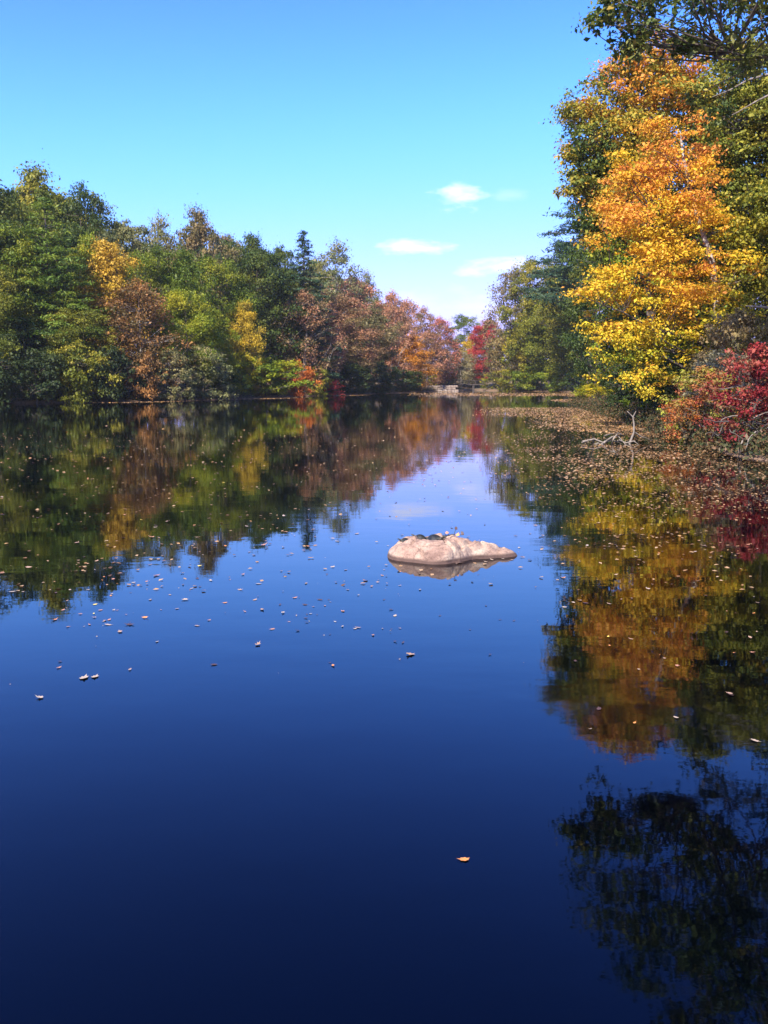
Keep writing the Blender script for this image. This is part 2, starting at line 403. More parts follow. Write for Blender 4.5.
for (cx, cy, cw, ch_, amp) in [(453, 197, 44, 17, 1.0), (415, 246, 50, 12, 1.0), (497, 267, 46, 12, 1.0), (510, 196, 24, 9, 0.22), (440, 306, 90, 22, 0.45), (-120, 260, 120, 14, 0.8), (980, 250, 150, 16, 0.8)]:
    a0, e0 = px_dir(cx, cy); wa = cw / F; we = ch_ / F
    da = math_n(nt, 'DIVIDE', math_n(nt, 'SUBTRACT', az, a0), wa)
    de = math_n(nt, 'DIVIDE', math_n(nt, 'SUBTRACT', el, e0), we)
    r2_ = math_n(nt, 'ADD', math_n(nt, 'MULTIPLY', da, da), math_n(nt, 'MULTIPLY', de, de))
    v = math_n(nt, 'SUBTRACT', 1.0, r2_)
    v = math_n(nt, 'MULTIPLY_ADD', cn.outputs['Fac'], 3.2, math_n(nt, 'ADD', v, -2.0))
    v = math_n(nt, 'MULTIPLY', math_n(nt, 'MULTIPLY', v, 0.9, clamp=True), amp)
    total = v if total is None else math_n(nt, 'MAXIMUM', total, v)
mxw = N(nt, 'ShaderNodeMixRGB'); L(nt, total, mxw.inputs[0]); L(nt, hs.outputs[0], mxw.inputs[1]); mxw.inputs[2].default_value = (5.0, 5.2, 6.5, 1)
bg = N(nt, 'ShaderNodeBackground'); bg.inputs[1].default_value = 0.12; L(nt, mxw.outputs[0], bg.inputs[0])
o = N(nt, 'ShaderNodeOutputWorld'); L(nt, bg.outputs[0], o.inputs[0])
sl = bpy.data.lights.new('sun', 'SUN'); sl.energy = 5.0; sl.angle = R(0.5); sl.color = (1.0, 0.93, 0.82)
so = bpy.data.objects.new('sun', sl); COL.objects.link(so)
sd = Vector((math.sin(SUN_AZ) * math.cos(SUN_EL), math.cos(SUN_AZ) * math.cos(SUN_EL), math.sin(SUN_EL)))
so.rotation_euler = sd.to_track_quat('Z', 'Y').to_euler(); so.location = sd * 200

# ------------------------------------------------------------------ tree placing
KIND = {'A': ('broadleaf_tree', 'tree'), 'B': ('broadleaf_tree', 'tree'), 'C': ('broadleaf_tree', 'tree'), 'D': ('broadleaf_tree', 'tree'), 'E': ('broadleaf_tree', 'tree'), 'F': ('broadleaf_tree', 'tree'),
        'P': ('pine_tree', 'pine tree'), 'Q': ('pine_tree', 'pine tree'), 'S': ('spruce_tree', 'spruce tree'), 'a': ('shrub', 'shrub'), 'b': ('shrub', 'shrub'), 'c': ('shrub', 'shrub')}
def put_tree(px, ytop, Y, wpx, tp, pal, label, group=None, rot=None, bark=None, X=None, thr=None):
    T = TPL[tp]
    thr = thr if thr is not None else (-0.6 if tp in 'abc' else 2.5)
    for _ in range(60):
        if float(sdist([at(px, 385, Y).x], [Y])[0]) >= thr: break
        Y *= 1.012
    top = at(px, ytop, Y)
    x = top.x if X is None else X
    zb = float(ground_h([x], [Y])[0]) - 0.05
    zb = max(zb, 0.02 if tp in 'abc' else 0.1)
    h = top.z - zb
    wd = wpx / F * Y
    nm, cat = KIND[tp]
    e = bpy.data.objects.new(nm, None); COL.objects.link(e)
    e.empty_display_size = 1
    e.location = (x, Y, zb)
    e.rotation_euler = (0, 0, random.uniform(0, 6.28) if rot is None else rot)
    e.scale = (wd / T['W'], wd / T['W'], h / T['H'])
    tag(e, label, cat, group)
    obj('trunk', T['trunk'], bark or (BARKP if tp in 'EF' else BARK), e)
    obj('crown', T['crown'], LM(pal), e)
    return e
G1 = 'trees on the left shore'; G2 = 'trees at the far end of the pond'; G3 = 'trees on the right shore'
GS = 'shrubs along the waterline'
LEFT = [
 # back row on the skyline
 (-30, 172, 116, 120, 'A', 'dkgreen', 'dark green broadleaf tree cut by the left edge of the photo'),
 (36, 167, 128, 92, 'C', 'olive', 'tallest tree on the left skyline, pale olive crown behind the big pine'),
 (82, 188, 126, 70, 'A', 'dkgreen', 'rounded dark blue-green tree on the skyline just right of the tallest one'),
 (126, 216, 140, 62, 'B', 'greyol', 'grey-green skyline tree above the golden crown'),
 (160, 214, 146, 60, 'E', 'greyol', 'airy grey-green skyline tree right of the notch in the treetops'),
 (196, 208, 142, 62, 'C', 'tan', 'tan-grey skyline tree, highest crown in the middle of the left shore'),
 (232, 238, 150, 40, 'B', 'dkgreen', 'narrow dark green treetop right of the tan-grey skyline tree'),
 (258, 233, 152, 46, 'D', 'dkgreen', 'dark green skyline tree just left of the pointed spruce'),
 (282, 242, 156, 34, 'B', 'dkgreen', 'slim dark treetop touching the spruce from the left'),
 (338, 240, 186, 66, 'E', 'greyol', 'airy grey-olive crown on the skyline right of the spruce'),
 (366, 270, 196, 36, 'E', 'greyol', 'small grey treetop at the end of the tall skyline'),
 (350, 276, 182, 60, 'A', 'mauve', 'reddish brown crown below the airy grey-olive one'),
 # middle row
 (303, 233, 146, 70, 'S', 'bluepine', 'pointed dark spruce standing up from the left skyline'),
 (0, 218, 109, 74, 'B', 'green', 'mid green tree left of the big white pine'),
 (44, 198, 103, 134, 'P', 'pine', 'big white pine with tiered green branches on the left shore'),
 (84, 232, 118, 38, 'D', 'ltgreen', 'yellowish green crown squeezed between the pine and the golden tree'),
 (114, 240, 115, 64, 'D', 'gold', 'golden yellow rounded crown high on the left shore'),
 (148, 246, 126, 62, 'A', 'green', 'bright green tree right behind the golden crown'),
 (182, 250, 128, 66, 'C', 'green', 'mid green tree in front of the tan-grey skyline tree'),
 (216, 256, 131, 64, 'A', 'green', 'green tree in the middle row above the yellow sapling'),
 (262, 246, 138, 66, 'B', 'dkgreen', 'tall dark green tree reaching from skyline to shore left of the spruce'),
 (286, 268, 146, 44, 'D', 'dkgreen', 'dark green tree filling the gap below the spruce'),
 # front row
 (136, 282, 112, 78, 'F', 'rust', 'rusty brown-orange tree below the golden crown'),
 (-14, 262, 105, 70, 'A', 'olive', 'olive tree at the left edge in front of the pine'),
 (80, 306, 108, 64, 'A', 'olive', 'dark olive leafy tree in front of the pine at the water'),
 (20, 318, 105, 70, 'C', 'deep', 'low green tree in shade-darkened leaf colour under the left side of the pine'),
 (184, 288, 121, 58, 'A', 'ltgreen', 'light green tree in the front row right of the rusty tree'),
 (212, 308, 123, 44, 'D', 'ltgreen', 'small light green tree beside the yellow sapling'),
 (241, 300, 126, 34, 'D', 'yellow', 'slender yellow sapling against the dark green trees'),
 (304, 292, 158, 62, 'F', 'brown', 'brownish tree right below the spruce with a thin pale trunk'),
 (340, 296, 168, 74, 'A', 'brown', 'broad brown and olive tree right of the scarlet shrub'),
 (322, 306, 164, 44, 'F', 'mauve', 'dusky pink-brown tree between the two brown trees'),
 (372, 308, 186, 60, 'C', 'tan', 'broad olive-tan tree left of the orange one'),
 (392, 292, 214, 40, 'F', 'mauve', 'mauve-pink airy tree where the skyline slopes down'),
 (405, 336, 205, 44, 'D', 'orange', 'small bright orange tree near the far end of the left shore'),
]
FAR = [
 (408, 300, 244, 38, 'F', 'mauve', 'dull pink treetop above the orange tree'),
 (424, 306, 240, 36, 'E', 'brown', 'brown airy crown right above the orange tree'),
 (440, 318, 240, 38, 'F', 'pink', 'pinkish red tree left of the far green dome'),
 (428, 332, 228, 42, 'F', 'mauve', 'mauve-brown tree right of the orange tree'),
 (450, 336, 246, 30, 'E', 'tan', 'tan tree left of the small far yellow one'),
 (465, 315, 330, 34, 'A', 'green', 'far green dome-shaped tree in the gap at the end of the pond'),
 (490, 318, 340, 30, 'B', 'mauve', 'low reddish far tree just behind the bright red one'),
 (470, 336, 290, 20, 'D', 'yellow', 'small yellow tree in the gap at the end of the pond'),
 (484, 322, 268, 30, 'B', 'red', 'bright red tree at the far end of the pond'),
 (462, 352, 268, 34, 'F', 'taupe', 'greyish bare-looking thicket tree above the footbridge'),
 (480, 360, 272, 30, 'F', 'taupe', 'greyish thicket tree under the bright red tree'),
 (446, 350, 258, 28, 'F', 'tan', 'tan-brown low tree behind the pale stone wall'),
]
RIGHT = [
 (516, 268, 222, 56, 'F', 'tan', 'tan-green tree at the left end of the right shore'),
 (503, 332, 232, 34, 'C', 'tan', 'low olive-tan tree beside the bright red tree'),
 (540, 258, 205, 60, 'A', 'olive', 'olive tree behind the left side of the dark pine'),
 (534, 300, 208, 56, 'F', 'yelgrn', 'leafy yellow-green tree low on the right shore left of the pine'),
 (544, 288, 160, 54, 'A', 'olive', 'sunlit olive tree in front of the left skirt of the dark pine'),
 (578, 300, 108, 52, 'C', 'olive', 'olive tree in front of the trunk of the dark pine'),
 (553, 320, 190, 50, 'A', 'green', 'green tree at the waterline below the dark pine'),
 (598, 176, 97, 138, 'Q', 'bluepine', 'dark blue-green pine behind the yellow maple, left side of the right bank'),
 (573, 262, 112, 64, 'B', 'olive', 'olive green tree under the blue-green pine'),
 (600, 250, 90, 60, 'A', 'dkgreen', 'dark green tree in the shade left behind the yellow maple'),
 (690, 95, 78, 150, 'A', 'ltgreen', 'green tree rising behind the top of the yellow maple'),
 (632, 130, 84, 90, 'B', 'dkgreen', 'dark green tree behind the middle of the yellow maple'),
 (700, 205, 62, 110, 'A', 'dkgreen', 'dark tree directly behind the pale maple trunk'),
 (785, 40, 60, 150, 'A', 'olive', 'olive green tree cut by the right edge behind the pale boughs'),
 (775, 180, 50, 110, 'B', 'olive', 'lower olive tree at the right edge above the red bush'),
 (650, 300, 66, 80, 'D', 'dkgreen', 'low dark tree in shade under the yellow maple'),
]
for i, a in enumerate(LEFT): put_tree(*a, group=G1, thr=14 if i < 12 else (5 if i == 12 else (8 if i < 22 else 3.0)))
for a in FAR: put_tree(*a, group=G2)
for a in RIGHT: put_tree(*a, group=G3)
# trees just outside the frame that shade the banks
for (x, y, h, wd, tp, pal) in [(-62, 112, 25, 14, 'A', 'green'), (-58, 92, 24, 14, 'B', 'dkgreen'), (-66, 72, 24, 14, 'C', 'green'), (-70, 96, 26, 15, 'A', 'olive'), (34, 52, 22, 14, 'A', 'green'), (30, 38, 20, 12, 'B', 'olive')]:
    T = TPL[tp]; e = bpy.data.objects.new('broadleaf_tree', None); COL.objects.link(e)
    e.location = (x, y, float(ground_h([x], [y])[0])); e.scale = (wd / T['W'], wd / T['W'], h / T['H']); e.rotation_euler = (0, 0, x)
    tag(e, 'green broadleaf tree standing just outside the picture', 'tree', 'trees outside the frame')
    obj('trunk', T['trunk'], BARK, e); obj('crown', T['crown'], LM(pal), e)
# background wood filling behind the rows
k = 0
for i in range(46):
    y = random.uniform(150, 380); side = random.random()
    if side < 0.6:
        px = random.uniform(-60, 400); y = max(y, 150 + max(0, px) * 0.30)
        ylim = np.interp(px, [-60, 40, 90, 120, 200, 300, 350, 400], [185, 178, 200, 228, 220, 250, 255, 310])
    else:
        px = random.uniform(500, 800); ylim = np.interp(px, [500, 540, 580, 800], [320, 285, 215, 120])
        y = random.uniform(230, 320) if px < 580 else random.uniform(110, 200)
    p = at(px, ylim + random.uniform(6, 26), y)
    if p.z > 34: y = y * 34 / p.z; p = at(px, ylim + 14, y)
    if float(sdist([p.x], [y])[0]) < 5: continue
    wood_pal = random.choice(['dkgreen', 'green', 'olive', 'greyol', 'brown'])
    put_tree(px, ylim + random.uniform(6, 26), y, 13 / y * F, random.choice('ABCD'), wood_pal, 'tree deep in the wood behind the front rows, mostly hidden', 'trees deep in the wood')

# ------------------------------------------------------------------ shrubs
SHR = [
 (265, 358, 137, 76, 'a', 'ltgreen', 'light olive-green shrub bulging over the water left of the scarlet one'),
 (241, 352, 134, 36, 'b', 'yelgrn', 'yellow-green shrub under the yellow sapling'),
 (298, 361, 146, 34, 'b', 'scarlet', 'scarlet orange shrub on the left shore'),
 (328, 379, 156, 28, 'c', 'red', 'small dull red shrub right of the scarlet one'),
 (202, 346, 120, 60, 'c', 'greyol', 'greyish twiggy shrub at the water right of the rusty tree'),
 (146, 352, 112, 44, 'a', 'rust', 'orange-brown shrub at the foot of the rusty tree'),
 (170, 350, 114, 40, 'c', 'greyol', 'grey-leaved shrub beside the orange-brown one'),
 (110, 346, 108, 50, 'a', 'deep', 'green shrub in shade-darkened leaf colour left of the orange-brown one'),
 (78, 342, 105, 60, 'b', 'olive', 'olive shrub hanging over the water under the olive tree'),
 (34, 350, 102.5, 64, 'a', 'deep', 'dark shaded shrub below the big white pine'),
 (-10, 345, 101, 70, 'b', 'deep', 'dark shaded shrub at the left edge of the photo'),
 (225, 366, 126, 36, 'a', 'dkgreen', 'dark little shrub between the greyish and the yellow-green one'),
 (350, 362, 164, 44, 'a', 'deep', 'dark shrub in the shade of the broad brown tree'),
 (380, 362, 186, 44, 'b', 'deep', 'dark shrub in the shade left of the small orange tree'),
 (316, 366, 152, 30, 'b', 'olive', 'olive shrub just right of the scarlet one'),
 (406, 370, 208, 34, 'a', 'dkgreen', 'dark shrub at the foot of the small orange tree'),
 (428, 370, 240, 22, 'a', 'yelgrn', 'yellow-green shrub left of the pale stone wall'),
 (444, 372, 256, 22, 'b', 'yelgrn', 'yellow-green shrub right behind the pale stone wall'),
 (414, 378, 226, 18, 'c', 'tan', 'tan shrub between the orange tree and the wall'),
 (466, 366, 276, 40, 'c', 'taupe', 'grey-tan thicket behind the footbridge'),
 (493, 372, 254, 22, 'c', 'yelgrn', 'pale yellow shrub right of the footbridge'),
 (510, 368, 230, 34, 'b', 'olive', 'olive shrub at the left tip of the right shore'),
 (532, 366, 214, 38, 'a', 'green', 'green shrub at the waterline left of the darkest one'),
 (556, 364, 204, 34, 'b', 'ltgreen', 'light green shrub low on the right shore'),
 (582, 366, 142, 36, 'a', 'dkgreen', 'dark green shrub left of the shaded maple stem'),
 (606, 350, 100, 46, 'a', 'green', 'green shrub over the water left of the shaded stem'),
 (594, 384, 92, 40, 'b', 'yelgrn', 'yellow-green shrub reaching out over the leaf-covered water'),
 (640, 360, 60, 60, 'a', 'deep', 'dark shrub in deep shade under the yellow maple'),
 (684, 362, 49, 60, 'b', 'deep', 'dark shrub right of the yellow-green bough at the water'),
 (652, 378, 56, 42, 'a', 'green', 'green shrub at the foot of the yellow maple'),
 (738, 312, 44, 84, 'c', 'tan', 'tan twiggy shrub above the red bush'),
 (722, 352, 42, 66, 'c', 'taupe', 'grey-tan shrub behind the orange and yellow bush'),
 (706, 368, 34.5, 74, 'c', 'mixbush', 'orange, yellow and red bush left of the crimson bush'),
 (758, 346, 30.5, 92, 'c', 'redbush', 'large crimson bush at the right edge of the water'),
 (684, 398, 38, 34, 'c', 'scarlet', 'small scarlet bush touching the water left of the orange and yellow one'),
 (782, 372, 31, 60, 'c', 'redbush', 'crimson bush cut by the right edge of the photo'),
]
for a in SHR: put_tree(*a, group=GS)

# ------------------------------------------------------------------ hero trees
def blob_clumps(blobs, dens, cr):
    C = []; Rr = []
    for (px, py, rpx, Y, ry) in blobs:
        c = at(px, py, Y); r = rpx / F * Y
        n = max(3, int(dens * (r / cr) ** 2))
        d = rng.normal(size=(n, 3)); d /= np.linalg.norm(d, axis=1, keepdims=True)
        rr = rng.random(n) ** 0.4
        C.append(np.array(c) + d * rr[:, None] * np.array([r, ry, r]))
        Rr.append(cr * rng.uniform(0.5, 1.4, n))
    return np.concatenate(C), np.concatenate(Rr)
def hero(name, cat, label, group, base, trunk, C, Rr, tint, per, lsize, m, bark, flat, limbs, r0, aspect=0.6, down=0.2, zmin=0.12):
    base = np.array(base, float)
    e = bpy.data.objects.new(name, None); COL.objects.link(e); e.location = base
    tag(e, label, cat, group)
    Cl = C - base
    P, Nn, S, T = clump_leaves(Cl, Rr, tint, per, lsize, flat)
    wd = wood_for(np.array(trunk) - base, Cl, limbs, r0, zmin=zmin)
    obj('trunk', tubes_mesh(name + '_trunk', wd[:1], 10), bark, e)
    obj('branchwork', tubes_mesh(name + '_branchwork', wd[1:], 6), DARKW if name != 'oak_tree' else BARK, e)
    obj('crown', leaves_mesh(name + '_crown', P, Nn, S, T, aspect, 0.12, down), m, e)
    return e
rng = np.random.default_rng(5)
# yellow / orange maple leaning over the water
mb = [(662, 128, 24, 52, 1.6), (690, 140, 30, 52, 2.0), (650, 160, 34, 51, 2.2), (705, 180, 34, 52, 2.4), (640, 192, 46, 50, 2.6), (680, 215, 42, 50, 2.6), (620, 222, 34, 49, 2.2),
      (705, 240, 34, 51, 2.4), (655, 250, 46, 49, 2.8), (606, 272, 32, 48, 2.2), (632, 290, 40, 48, 2.6), (680, 285, 44, 49, 2.6), (718, 275, 24, 50, 2.0), (592, 302, 22, 47, 1.8),
      (738, 235, 16, 51, 1.2), (735, 300, 14, 49, 1.2), (650, 320, 44, 48, 2.6), (698, 322, 34, 48.5, 2.4), (612, 335, 30, 47.5, 2.0), (655, 352, 40, 47.5, 2.2), (592, 368, 18, 47.5, 1.4), (736, 268, 20, 50, 1.4),
      (690, 362, 26, 47, 1.8), (646, 382, 15, 46.5, 1.2), (650, 400, 12, 46, 1.0), (698, 414, 7, 43, 0.6), (710, 350, 20, 47.5, 1.4)]
C, Rr = blob_clumps(mb, 3.1, 0.70)
def nzat(P, sc, off=0.0): return np.array([noise.noise(Vector((p[0] * sc + off, p[1] * sc, p[2] * sc * 1.4))) for p in P])
kp = nzat(C, 0.55, 4.0) > -0.16; C, Rr = C[kp], Rr[kp]
Rr *= np.clip(rng.lognormal(0, 0.3, len(Rr)), 0.5, 1.8)
zt = C[:, 2]
tint = np.clip(0.225 + 0.034 * (zt - 1.0) + 0.35 * nzat(C, 0.30, 9.0) + rng.normal(0, 0.12, len(C)), 0.02, 0.98)
MAPLE = leaf_mat('maple_gold', [(0.18, 0.26, 0.02), (0.48, 0.42, 0.025), (0.68, 0.47, 0.03), (0.74, 0.41, 0.03), (0.72, 0.31, 0.04), (0.62, 0.22, 0.05)], 0.35, 0.0)
tb = at(722, 418, 48.6); tb.z = 0.5
tr = [tb, at(723, 380, 48.8), at(720, 340, 49), at(716, 300, 49.2), at(712, 262, 49.6), at(700, 225, 50), at(690, 190, 50.6), at(684, 160, 51.2), at(680, 132, 52)]
hero('maple_tree', 'maple tree', 'golden yellow and orange maple with a pale trunk leaning over the water', G3, tb, tr, C, Rr, tint, 115, 0.15, MAPLE, BARKP, 0.42, 26, 0.26)
# second maple behind, green turning orange
mb = [(650, 62, 26, 62, 2.2), (676, 78, 30, 62, 2.6), (625, 92, 34, 61, 2.8), (590, 108, 24, 60, 2.2), (660, 110, 36, 61, 3), (600, 140, 34, 60, 3), (572, 112, 12, 59, 1.2), (578, 150, 20, 59, 2), (640, 145, 36, 61, 3), (586, 176, 26, 59, 2.4),
      (605, 195, 28, 59, 2.4), (700, 105, 26, 62, 2.4), (572, 190, 12, 59, 1.6), (595, 225, 22, 59, 2.4), (720, 130, 28, 62, 2.6), (640, 180, 34, 60, 3)]
C, Rr = blob_clumps(mb, 5.0, 0.75)
tint = np.clip(rng.normal(0.62, 0.27, len(C)) + 0.022 * (C[:, 2] - 18) + 0.035 * (C[:, 0] - 18), 0.02, 0.98)
MAPLE2 = leaf_mat('maple_turning', [(0.04, 0.08, 0.02), (0.13, 0.16, 0.02), (0.32, 0.27, 0.03), (0.58, 0.33, 0.03), (0.62, 0.22, 0.03)], 0.3, 0.0)
tb = at(652, 412, 63); tb.z = 0.8
tr = [tb, at(654, 360, 63), at(650, 310, 63), at(652, 260, 62.6), at(648, 215, 62), at(642, 170, 61.6), at(640, 130, 61.6), at(646, 95, 61.8), at(652, 70, 62)]
hero('maple_tree', 'maple tree', 'taller maple behind the golden one, green clumps turning orange at the top', G3, tb, tr, C, Rr, tint, 130, 0.18, MAPLE2, BARK, 0.6, 22, 0.34)
# olive tree at the right edge
mb = [(735, 85, 34, 56, 2.2), (765, 110, 34, 56, 2.4), (728, 140, 30, 56, 2.2), (760, 165, 36, 56, 2.6), (740, 200, 26, 56, 2.0), (775, 215, 34, 56, 2.4), (760, 250, 24, 56, 1.8), (790, 130, 40, 56, 3), (748, 60, 18, 56, 1.4), (790, 270, 30, 56, 2), (800, 190, 40, 56, 3)]
C, Rr = blob_clumps(mb, 5.0, 0.6)
tint = np.clip(rng.normal(0.45, 0.2, len(C)), 0.02, 0.98)
OLV = leaf_mat('olive_gold', [(0.07, 0.10, 0.02), (0.17, 0.19, 0.025), (0.32, 0.29, 0.035), (0.55, 0.38, 0.04)], 0.3, 0.0)
tb = at(790, 425, 56); tb.z = 0.9
tr = [tb, at(788, 370, 56), at(792, 320, 56), at(786, 270, 56), at(790, 220, 56), at(782, 170, 56), at(776, 120, 56), at(772, 80, 56)]
hero('broadleaf_tree', 'tree', 'olive and gold tree at the right edge with bare pale boughs', G3, tb, tr, C, Rr, tint, 80, 0.19, OLV, BARKM, 0.6, 20, 0.28)
# oak reaching in from the right above the frame
n = 480
ph = rng.uniform(0, 6.28, n); th = np.arccos(rng.random(n)); rr = 1 - 0.55 * rng.random(n) ** 1.7
C = np.stack([18.3 + 11.2 * rr * np.sin(th) * np.cos(ph), 31.5 + 8.5 * rr * np.sin(th) * np.sin(ph), 13.2 + 12.0 * rr * np.cos(th)], 1)
lo = [(590, 25, 12, 31, 0.8), (612, 30, 14, 31, 1.0), (640, 34, 18, 31, 1.4), (668, 28, 20, 31, 1.4), (628, 50, 9, 31, .8), (700, 22, 22, 31, 1.6), (738, 30, 24, 31, 1.6), (650, 8, 22, 31, 1.5), (612, 8, 12, 31, 1), (766, 12, 22, 31, 1.6), (756, 60, 12, 31, 1.0), (690, 50, 10, 31, .8)]
C2, R2 = blob_clumps(lo, 2.6, 0.5)
C = np.concatenate([C[C[:, 2] > 13.4], C2]); Rr = np.full(len(C), 0.85) * rng.uniform(0.5, 1.4, len(C)); Rr[-len(C2):] = R2
keep = (C[:, 1] > 22.5) & ((C[:, 2] > 15.6) | (rng.random(len(C)) < 0.42) | (np.arange(len(C)) >= len(C) - len(C2))); C, Rr = C[keep], Rr[keep]
tint = np.clip(rng.normal(0.45, 0.2, len(C)), 0.02, 0.98)
OAK = leaf_mat('oak', [(0.035, 0.065, 0.015), (0.08, 0.12, 0.025), (0.17, 0.17, 0.035), (0.36, 0.24, 0.05)], 0.3, 0.0)
tb = Vector((19.5, 31.5, 0.8))
tr = [tb, (19.6, 31.4, 4), (19.3, 31.6, 7), (19.0, 31.5, 10), (18.7, 31.5, 13), (18.4, 31.4, 16), (18.5, 31.5, 19), (18.4, 31.5, 22)]
tr = [np.array(p) for p in tr]
hero('oak_tree', 'oak tree', 'dark green oak whose boughs hang into the top right corner', G3, tb, tr, C, Rr, tint, 135, 0.185, OAK, BARK, 0.55, 30, 0.30, aspect=0.5, down=0.5, zmin=0.56)

# ------------------------------------------------------------------ rock with turtles
rc = on_water(443, 552)
RS = rc.y / F
nr, na = 60, 180
V = []
def outline(a):
    c, s = math.cos(a), math.sin(a)
    rx = 0.90 if c < 0 else 1.02
    k = 0.58 * (1 - 0.52 * max(0, c) ** 1.1) 
    r = 1 / math.sqrt((c / rx) ** 2 + (s / k) ** 2)
    return r * (1 + 0.05 * math.sin(3 * a + 1) + 0.03 * math.sin(7 * a + 2))
def rock_h(x, y, rho):
    hx = np.interp(x, [-0.95, -0.75, -0.45, -0.1, 0.15, 0.45, 0.75, 1.0], [0.19, 0.235, 0.262, 0.268, 0.25, 0.22, 0.185, 0.12])
    prof = math.sqrt(max(0.0, 1 - rho ** 4.5)) if rho < 1 else 0
    nz = noise.fractal(Vector((x * 2.2, y * 2.2, 3.1)), 0.9, 2.1, 6) * 0.05 + noise.fractal(Vector((x * 9, y * 9, 1.7)), 0.8, 2.0, 4) * 0.010
    rid = -0.03 * math.exp(-((x - 0.12 + 0.35 * y) / 0.03) ** 2) * (rho < 0.95) - 0.025 * math.exp(-((x - 0.38 - 0.5 * y) / 0.025) ** 2)
    vd = noise.voronoi(Vector((x * 2.6, y * 3.4, 0.7)))[0]; nz -= 0.05 * max(0, 0.16 - (vd[1] - vd[0])) / 0.16
    nz += 0.035 * (vd[0] - 0.3)
    return float(hx * prof + nz + rid) if rho <= 1 else float(hx * prof * 1.3 + nz * 0.5)
for i in range(nr + 1):
    rho = (i / nr) ** 0.8 * 1.18
    for j in range(na):
        a = 2 * math.pi * j / na; r = outline(a) * rho
        x, y = r * math.cos(a), r * math.sin(a)
        V.append((x * 0.95, y + 0.02 * x, rock_h(x, y, rho)))
LLp, CCp = [], []
for i in range(nr):
    for j in range(na):
        k = (j + 1) % na
        LLp += [i * na + j, (i + 1) * na + j, (i + 1) * na + k, i * na + k]; CCp.append(4)
rme = raw_mesh('rock', V, LLp, CCp, smooth=True)
m, nt = mat('granite')
tc = N(nt, 'ShaderNodeTexCoord')
n1 = N(nt, 'ShaderNodeTexNoise', i_Scale=3.0, i_Detail=8.0, i_Roughness=0.65); L(nt, tc.outputs['Object'], n1.inputs['Vector'])
n2 = N(nt, 'ShaderNodeTexNoise', i_Scale=40.0, i_Detail=4.0, i_Roughness=0.7); L(nt, tc.outputs['Object'], n2.inputs['Vector'])
r1 = ramp(nt, [(0.19, 0.11, 0.078), (0.34, 0.215, 0.15), (0.44, 0.33, 0.235)], n1.outputs['Fac'], [0.35, 0.5, 0.66])
r2 = ramp(nt, [(0.35, 0.3, 0.28), (1, 1, 1)], n2.outputs['Fac'], [0.32, 0.5])
mm = N(nt, 'ShaderNodeMixRGB', blend_type='MULTIPLY', i_0=0.75); L(nt, r1.outputs[0], mm.inputs[1]); L(nt, r2.outputs[0], mm.inputs[2])
sx = N(nt, 'ShaderNodeSeparateXYZ'); L(nt, tc.outputs['Object'], sx.inputs[0])
vc = N(nt, 'ShaderNodeTexVoronoi', i_Scale=1.7, feature='DISTANCE_TO_EDGE')
wv = N(nt, 'ShaderNodeMixRGB', i_0=0.22); L(nt, tc.outputs['Object'], wv.inputs[1]); L(nt, n1.outputs['Color'], wv.inputs[2]); L(nt, wv.outputs[0], vc.inputs['Vector'])
crk = ramp(nt, [(0.16, 0.11, 0.09), (1, 1, 1)], vc.outputs['Distance'], [0.004, 0.022])
mk = N(nt, 'ShaderNodeMixRGB', blend_type='MULTIPLY', i_0=0.35); L(nt, mm.outputs[0], mk.inputs[1]); L(nt, crk.outputs[0], mk.inputs[2])
nl = N(nt, 'ShaderNodeTexNoise', i_Scale=11.0, i_Detail=6.0, i_Roughness=0.75); L(nt, tc.outputs['Object'], nl.inputs['Vector'])
lf = ramp(nt, [(0, 0, 0), (1, 1, 1)], nl.outputs['Fac'], [0.58, 0.66])
ml = N(nt, 'ShaderNodeMixRGB'); L(nt, math_n(nt, 'MULTIPLY', lf.outputs[0], 0.55), ml.inputs[0]); L(nt, mk.outputs[0], ml.inputs[1]); ml.inputs[2].default_value = (0.12, 0.085, 0.06, 1)
mm = ml
wet = math_n(nt, 'MULTIPLY_ADD', math_n(nt, 'MULTIPLY_ADD', n1.outputs['Fac'], -0.06, sx.outputs[2]), -34, 1.6, clamp=True)
m2 = N(nt, 'ShaderNodeMixRGB', blend_type='MIX'); L(nt, wet, m2.inputs[0]); L(nt, mm.outputs[0], m2.inputs[1]); m2.inputs[2].default_value = (0.09, 0.05, 0.035, 1)
d = N(nt, 'ShaderNodeBsdfPrincipled', i_Roughness=0.85); L(nt, m2.outputs[0], d.inputs['Base Color'])
hb = math_n(nt, 'ADD', math_n(nt, 'MULTIPLY_ADD', n2.outputs['Fac'], 0.45, n1.outputs['Fac']), math_n(nt, 'MULTIPLY', crk.outputs[0], 0.15))
b = N(nt, 'ShaderNodeBump', i_Strength=0.8, i_Distance=0.04); L(nt, hb, b.inputs['Height']); L(nt, b.outputs[0], d.inputs['Normal'])
o = N(nt, 'ShaderNodeOutputMaterial'); L(nt, d.outputs[0], o.inputs[0])
rock = obj('rock', rme, m); rock.location = (rc.x, on_water(440, 563).y + 0.52, -0.015)
tag(rock, 'low pinkish granite rock rising from the water in mid pond, turtles on top', 'rock')
def rock_top(lx, ly):
    a = math.atan2(ly, lx); rho = math.hypot(lx, ly) / outline(a)
    return rock_h(lx, ly, rho) - 0.015

